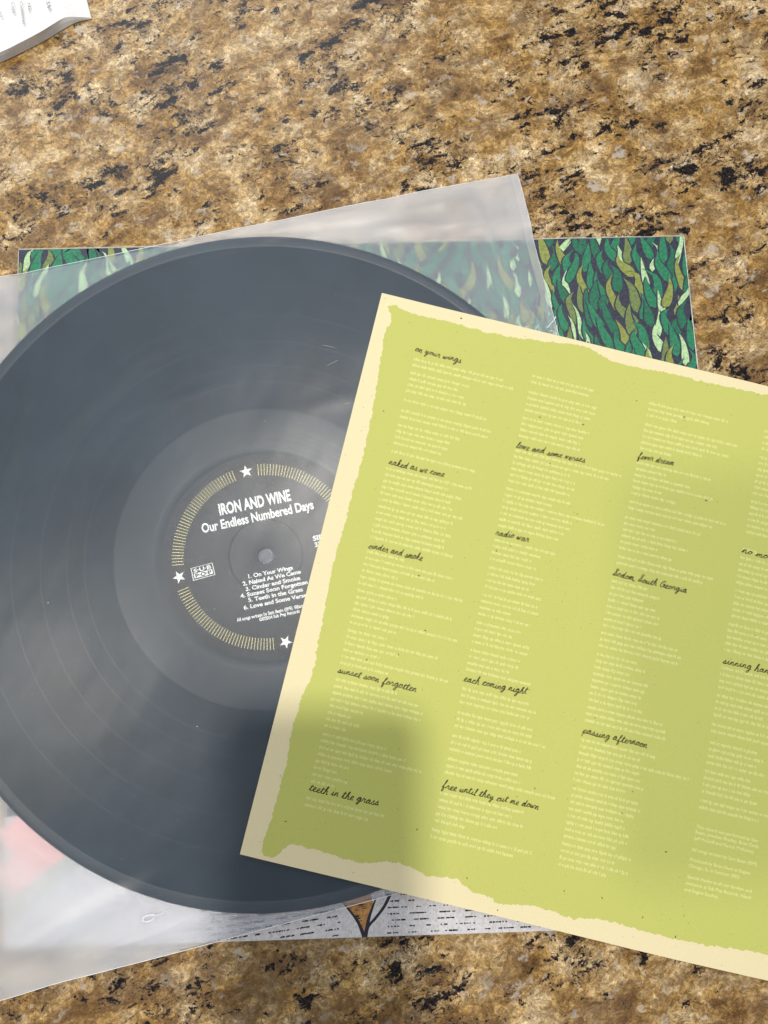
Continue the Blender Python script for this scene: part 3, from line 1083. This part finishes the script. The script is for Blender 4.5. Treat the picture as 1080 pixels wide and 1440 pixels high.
# ---- small pale body text: word-like rows of tiny letter marks
MARK = {
    'o': (.82, [[(.38 + .3 * math.cos(t), .5 + .5 * math.sin(t)) for t in [k * math.pi / 4 for k in range(9)]]]),
    'n': (.80, [[(.1, 0), (.1, 1)], [(.1, .75), (.35, 1), (.6, .8), (.6, 0)]]),
    'l': (.38, [[(.15, 0), (.15, 1.5)]]),
    'i': (.36, [[(.15, 0), (.15, .95)], [(.15, 1.25), (.15, 1.4)]]),
    'e': (.78, [[(.1, .5), (.62, .5), (.6, .85), (.36, 1), (.1, .75), (.1, .25), (.36, 0), (.6, .15)]]),
    'c': (.72, [[(.6, .85), (.36, 1), (.1, .7), (.1, .3), (.36, 0), (.6, .15)]]),
    'r': (.52, [[(.1, 0), (.1, 1)], [(.1, .7), (.3, 1), (.45, .95)]]),
    'u': (.80, [[(.1, 1), (.1, .2), (.35, 0), (.6, .25)], [(.6, 1), (.6, 0)]]),
    'h': (.80, [[(.1, 0), (.1, 1.5)], [(.1, .75), (.35, 1), (.6, .8), (.6, 0)]]),
    'v': (.70, [[(.05, 1), (.33, 0), (.6, 1)]]),
    'p': (.82, [[(.1, -.45), (.1, 1)], [(.1, .8), (.4, 1), (.68, .5), (.4, 0), (.1, .2)]]),
    't': (.48, [[(.2, 1.35), (.2, .1), (.4, 0)], [(.02, 1), (.42, 1)]]),
    'm': (1.15, [[(.1, 0), (.1, 1)], [(.1, .8), (.33, 1), (.53, .8), (.53, 0)], [(.53, .8), (.76, 1), (.98, .8), (.98, 0)]]),
}
KEYS = list(MARK)
XH = 1.02
GS = XH / 1.0
VERSES = [
    (0, 21.8, 26.9, [42.8, 48.2]),
    (0, 21.8, 33.6, [28.5, 23.7, 27.1, 28.4]),
    (0, 22.1, 46.8, [39.4]),
    (0, 21.9, 52.0, [43.1, 41.4]),
    (0, 21.9, 58.9, [29.5, 25.2, 25.5, 22.8]),
    (0, 21.9, 71.6, [39.1]),
    (1, 21.5, 79.8, [40.9, 29.9, 35.9, 32.6, 33.2, 39.2]),
    (1, 21.8, 97.5, [35.7, 32.4, 34.7, 33.0, 33.7, 38.9]),
    (2, 21.7, 118.6, [17.7, 41.0, 32.8, 16.4, 47.4, 29.5]),
    (2, 21.9, 136.3, [17.9, 43.9, 27.7, 16.3, 47.7, 21.1]),
    (2, 22.0, 154.3, [17.8, 42.0, 24.9, 16.2, 48.4, 22.0]),
    (3, 21.8, 176.1, [27.9, 37.8, 41.0, 40.6, 15.4, 10.6, 15.4, 10.6]),
    (3, 21.8, 199.9, [29.2, 38.1, 45.0, 33.9, 15.6, 10.5, 15.6, 10.5]),
    (4, 21.6, 227.2, [34.5, 28.3]),
    (4, 77.1, 21.4, [29.6, 28.2]),
    (4, 77.1, 29.3, [33.2, 32.8, 30.4, 27.6]),
    (4, 76.9, 41.8, [32.1, 29.3, 28.5, 29.2]),
    (5, 76.9, 57.6, [50.3, 45.2, 27.4, 30.0, 30.6, 29.2]),
    (5, 76.5, 75.8, [30.6, 22.3, 48.1, 33.1, 33.0, 30.3, 28.9]),
    (6, 76.4, 99.9, [28.0, 22.4, 18.7, 21.3]),
    (6, 76.7, 112.6, [24.6, 22.3, 19.6, 26.1]),
    (6, 76.5, 125.1, [25.8, 26.1, 14.6, 24.3]),
    (6, 76.4, 137.7, [21.5, 17.8, 25.9, 25.2]),
    (6, 76.5, 150.1, [22.6, 22.6, 19.3, 29.6]),
    (7, 76.7, 167.2, [31.2, 33.7, 32.0]),
    (7, 77.0, 177.6, [33.6, 34.2, 40.8]),
    (7, 76.8, 187.7, [31.2, 36.6, 36.8]),
    (7, 77.1, 197.6, [31.7, 33.3, 49.0]),
    (8, 77.3, 212.2, [36.9, 32.7, 37.7, 27.6, 14.0]),
    (8, 77.1, 227.7, [44.8, 36.9]),
    (8, 132.8, 20.8, [37.4, 29.4, 14.4]),
    (8, 132.8, 31.1, [43.3, 35.4, 41.0, 29.1, 14.8]),
    (9, 132.7, 49.6, [35.3, 15.3, 26.6, 37.6, 14.7, 21.3]),
    (9, 132.8, 68.1, [45.0, 39.9]),
    (9, 132.4, 75.6, [35.3, 14.5, 25.4, 31.2, 17.9, 25.4]),
    (9, 132.7, 94.0, [44.6, 39.5]),
    (10, 132.0, 105.5, [16.4, 22.9, 16.2, 22.0, 24.5, 24.7, 17.4, 27.1]),
    (10, 131.9, 129.1, [34.2, 36.7, 36.2]),
    (10, 131.9, 138.8, [18.5, 22.6, 16.7, 25.6, 23.9, 23.1, 21.4, 24.2]),
    (10, 132.1, 162.2, [34.4, 36.9, 36.7]),
    (11, 132.3, 176.4, [33.3, 27.1, 49.3, 28.4, 29.0, 31.4, 23.3]),
    (11, 132.8, 197.3, [29.5, 31.0, 28.9, 24.1, 25.5, 28.0, 27.8, 23.6]),
    (11, 132.9, 220.7, [30.8, 24.1, 30.5, 21.0]),
    (11, 187.8, 20.8, [27.1, 32.0, 30.2, 24.9]),
    (11, 187.6, 33.5, [30.4, 26.8, 33.4, 31.5, 28.0, 29.5, 26.0]),
    (11, 187.5, 54.7, [33.5, 31.6, 26.4, 29.6, 27.8, 34.3]),
    (12, 187.1, 81.3, [29.8, 26.4, 27.8, 31.0, 25.8]),
    (12, 187.6, 96.5, [31.3, 29.5, 27.7, 32.4, 25.7]),
    (12, 187.1, 112.0, [31.1, 27.7, 34.0, 25.7, 28.8]),
    (13, 187.2, 131.7, [30.9, 35.6, 27.3, 28.7]),
    (13, 187.3, 143.9, [23.3, 35.4, 22.3, 33.4]),
    (13, 187.3, 156.7, [33.8, 36.8]),
    (13, 187.7, 164.6, [21.5, 25.5, 22.8, 26.8]),
    (13, 187.8, 177.0, [20.8, 34.9, 22.0, 25.0]),
    (13, 187.9, 189.6, [36.5, 27.5]),
]
blocks = {}
for k, x0, y0, ls in VERSES:
    g = blocks.setdefault(k, Geo(ins))
    for li, w in enumerate(ls):
        yb = y0 + li * 2.88 + 1.1
        x = x0
        word = R.randint(1, 6)
        while x < x0 + w - .6:
            if word == 0:
                x += .52
                word = R.choice((1, 2, 2, 3, 3, 3, 4, 4, 5, 6))
                continue
            key = R.choice(KEYS)
            adv, strokes = MARK[key]
            for st in strokes:
                g.ribbon([(x + p[0] * GS * .98, yb - p[1] * GS) for p in st], .21, .085)
            x += adv * GS * .98 + .06
            word -= 1
for k, g in blocks.items():
    g.build("verse_text", [M_body], insert)
CREDITS = [
    ('BONUS:', 187.6, 77.5),
    ('This record was performed by Sam', 188.3, 200.7),
    ('Beam, Jonathan Bradley, Brian Deck,', 188.3, 203.0),
    ('Jeff McGriff and Patrick McKinney.', 188.1, 205.6),
    ('All songs written by Sam Beam (BMI)', 188.0, 210.4),
    ('Produced by Brian Deck at Engine', 188.1, 214.6),
    ('Chicago, IL, in Summer 2003.', 187.9, 217.2),
    ('Special thanks to all our families, and', 188.1, 221.7),
    ('everyone at Sub Pop Records, Inland', 188.0, 224.4),
    ('and Engine Studios.', 187.9, 227.1),
]
for body, x, y in CREDITS:
    v, f = font_mesh(body, .012)
    wdt = (v[:, 0].max() - v[:, 0].min()) * 1.95
    wdt = min(wdt, 242.5 - x)
    set_type("credit_line", body, (x, y + 1.1), (x + wdt, y + 1.1), 1.42, ins, M_body, insert, .006, .085)

# brown fibres and flecks in the paper
g = Geo(ins)
for i in range(520):
    x, y = R.uniform(1, 255), R.uniform(1, 255)
    a = R.uniform(0, 6.28)
    big = R.random() < .07
    l = R.uniform(.5, 1.1) if big else R.uniform(.12, .42)
    g.ribbon([(x, y), (x + l * .5 * math.cos(a), y + l * .5 * math.sin(a) + l * .1), (x + l * math.cos(a), y + l * math.sin(a))],
             R.uniform(.3, .5) if big else R.uniform(.1, .24), .12 + i * .0001, taper=big)
for x, y in ((38.8, 2.9), (104.8, 38.8), (150, 24), (167, 60)):
    g.poly([(x - .6, y + .1), (x - .1, y - .35), (x + .6, y), (x + .1, y + .3)], .2)
o = g.build("paper_flecks", [M_fleck], insert)
o["kind"] = "stuff"


# ------------------------------------------------------------------ receipt, top left
M_receipt = plain("receipt_paper", (.74, .75, .77), .65, .3, .03, .6)
M_grey = plain("receipt_print", (.22, .23, .25), .7)
receipt = thing("paper_receipt", "white printed paper receipt with a curled lower edge in the top left corner", "receipt", (-185 * MM, 300 * MM, 0))
Eo = [(-136.6, 287.2), (-143.5, 285.4), (-149.8, 281.6), (-156.5, 276.6), (-163.1, 272.2), (-171.5, 267.2), (-179.8, 262.6), (-200, 252), (-230, 238)]
Cr = [(-136.8, 287.5), (-142.6, 286.2), (-148.0, 284.2), (-153.2, 279.6), (-158.8, 275.0), (-168, 269.4), (-177.4, 264.4), (-198, 255), (-228, 242)]
Ez = [.5, .5, .5, .5, .5, .5, .5, .5, .5]
Cz = [.9, 2.6, 4.4, 5.4, 5.8, 5.6, 5.2, 5, 5]
up = (-.27, .963)
V, F = [], []
eo, cr = catmull(Eo, 5), catmull(Cr, 5)
zz = catmull([(i, z) for i, z in enumerate(Cz)], 5)
rows = 26
for i in range(len(eo)):
    V.append((eo[i][0], eo[i][1], .45))
    V.append(((eo[i][0] * .55 + cr[i][0] * .45), (eo[i][1] * .55 + cr[i][1] * .45), .45 + (zz[i][1] - .45) * .62))
    V.append((cr[i][0], cr[i][1], zz[i][1]))
    for k in range(1, rows):
        d = k * 5.0 if k > 1 else 2.0
        z = zz[i][1] + (4.0 - zz[i][1]) * sstep(0, 40, d) + .5 * nz(cr[i][0] + d * up[0], d, 22, 3)
        V.append((cr[i][0] + up[0] * d, cr[i][1] + up[1] * d, z))
s = 2 + rows
for i in range(len(eo) - 1):
    for k in range(s - 1):
        a = i * s + k
        F.append((a, a + 1, a + s + 1, a + s))
mesh_obj("paper", V, F, M_receipt, receipt)
# a lower ply under it closes the curl
V2 = [(x, y, .35) for x, y in eo] + [(x + up[0] * 120, y + up[1] * 120, .35) for x, y in eo]
n = len(eo)
mesh_obj("lower_ply", V2, [(i + 1, i, n + i, n + i + 1) for i in range(n - 1)], M_receipt, receipt)
def rec_z(x, y):
    return x, y, 6.9
for body, ex_, ey_, L, cap in (("Customer", -167.0, 277.6, 12.6, 1.5), ("Copy", -172.2, 283.6, 6, 1.5), ("159", -155.8, 286.4, 5.4, 1.7), ("No.", -164.6, 284.6, 4.6, 1.4), ("to", -178.0, 281.4, 3.0, 1.3)):
    d = (.177, -.984)
    set_type("printed_line", body, (ex_ - d[0] * L, ey_ - d[1] * L), (ex_, ey_), cap, rec_z, M_grey, receipt, .0)


# ------------------------------------------------------------------ the phone that takes the picture (its shadow falls on the insert)
phone = thing("smartphone", "dark smartphone held level above the record, just behind the lens", "smartphone", (0, -60 * MM, 333 * MM))
CM = cam.matrix_world.copy()
M_case = plain("phone_case", (.025, .026, .030), .5, .4)
M_glass = plain("phone_glass", (.010, .010, .012), .12, .5)


def phone_box(name, x0, x1, y0, y1, z0, z1, rr, mat, parent=phone):
    ol = rounded([(x0, y0), (x1, y0), (x1, y1), (x0, y1)], rr, 6)
    n = len(ol)
    V, F = [], []
    for z, ins_ in ((z0, .8), (z0 + .8, 0), (z1 - .8, 0), (z1, .8)):
        mx, my = (x0 + x1) / 2, (y0 + y1) / 2
        for x, y in ol:
            fx, fy = 1 - ins_ / (x1 - x0) * 2, 1 - ins_ / (y1 - y0) * 2
            w = CM @ Vector(((mx + (x - mx) * fx) * MM, (my + (y - my) * fy) * MM, z * MM))
            V.append(tuple(c / MM for c in w))
    for k in range(3):
        for i in range(n):
            j = (i + 1) % n
            F.append((k * n + i, k * n + j, (k + 1) * n + j, (k + 1) * n + i))
    F.append(tuple(range(n))[::-1])
    F.append(tuple(range(3 * n, 4 * n)))
    return mesh_obj(name, V, F, mat, parent)


phone_box("case", -59, 13, -134, 13, 3.4, 12.2, 11, M_case)
phone_box("screen", -56, 10, -131, 10, 11.8, 13.6, 8, M_glass)
bump_ = phone_box("camera_housing", -27, 11, -26, 11, 1.9, 3.3, 8, M_case)
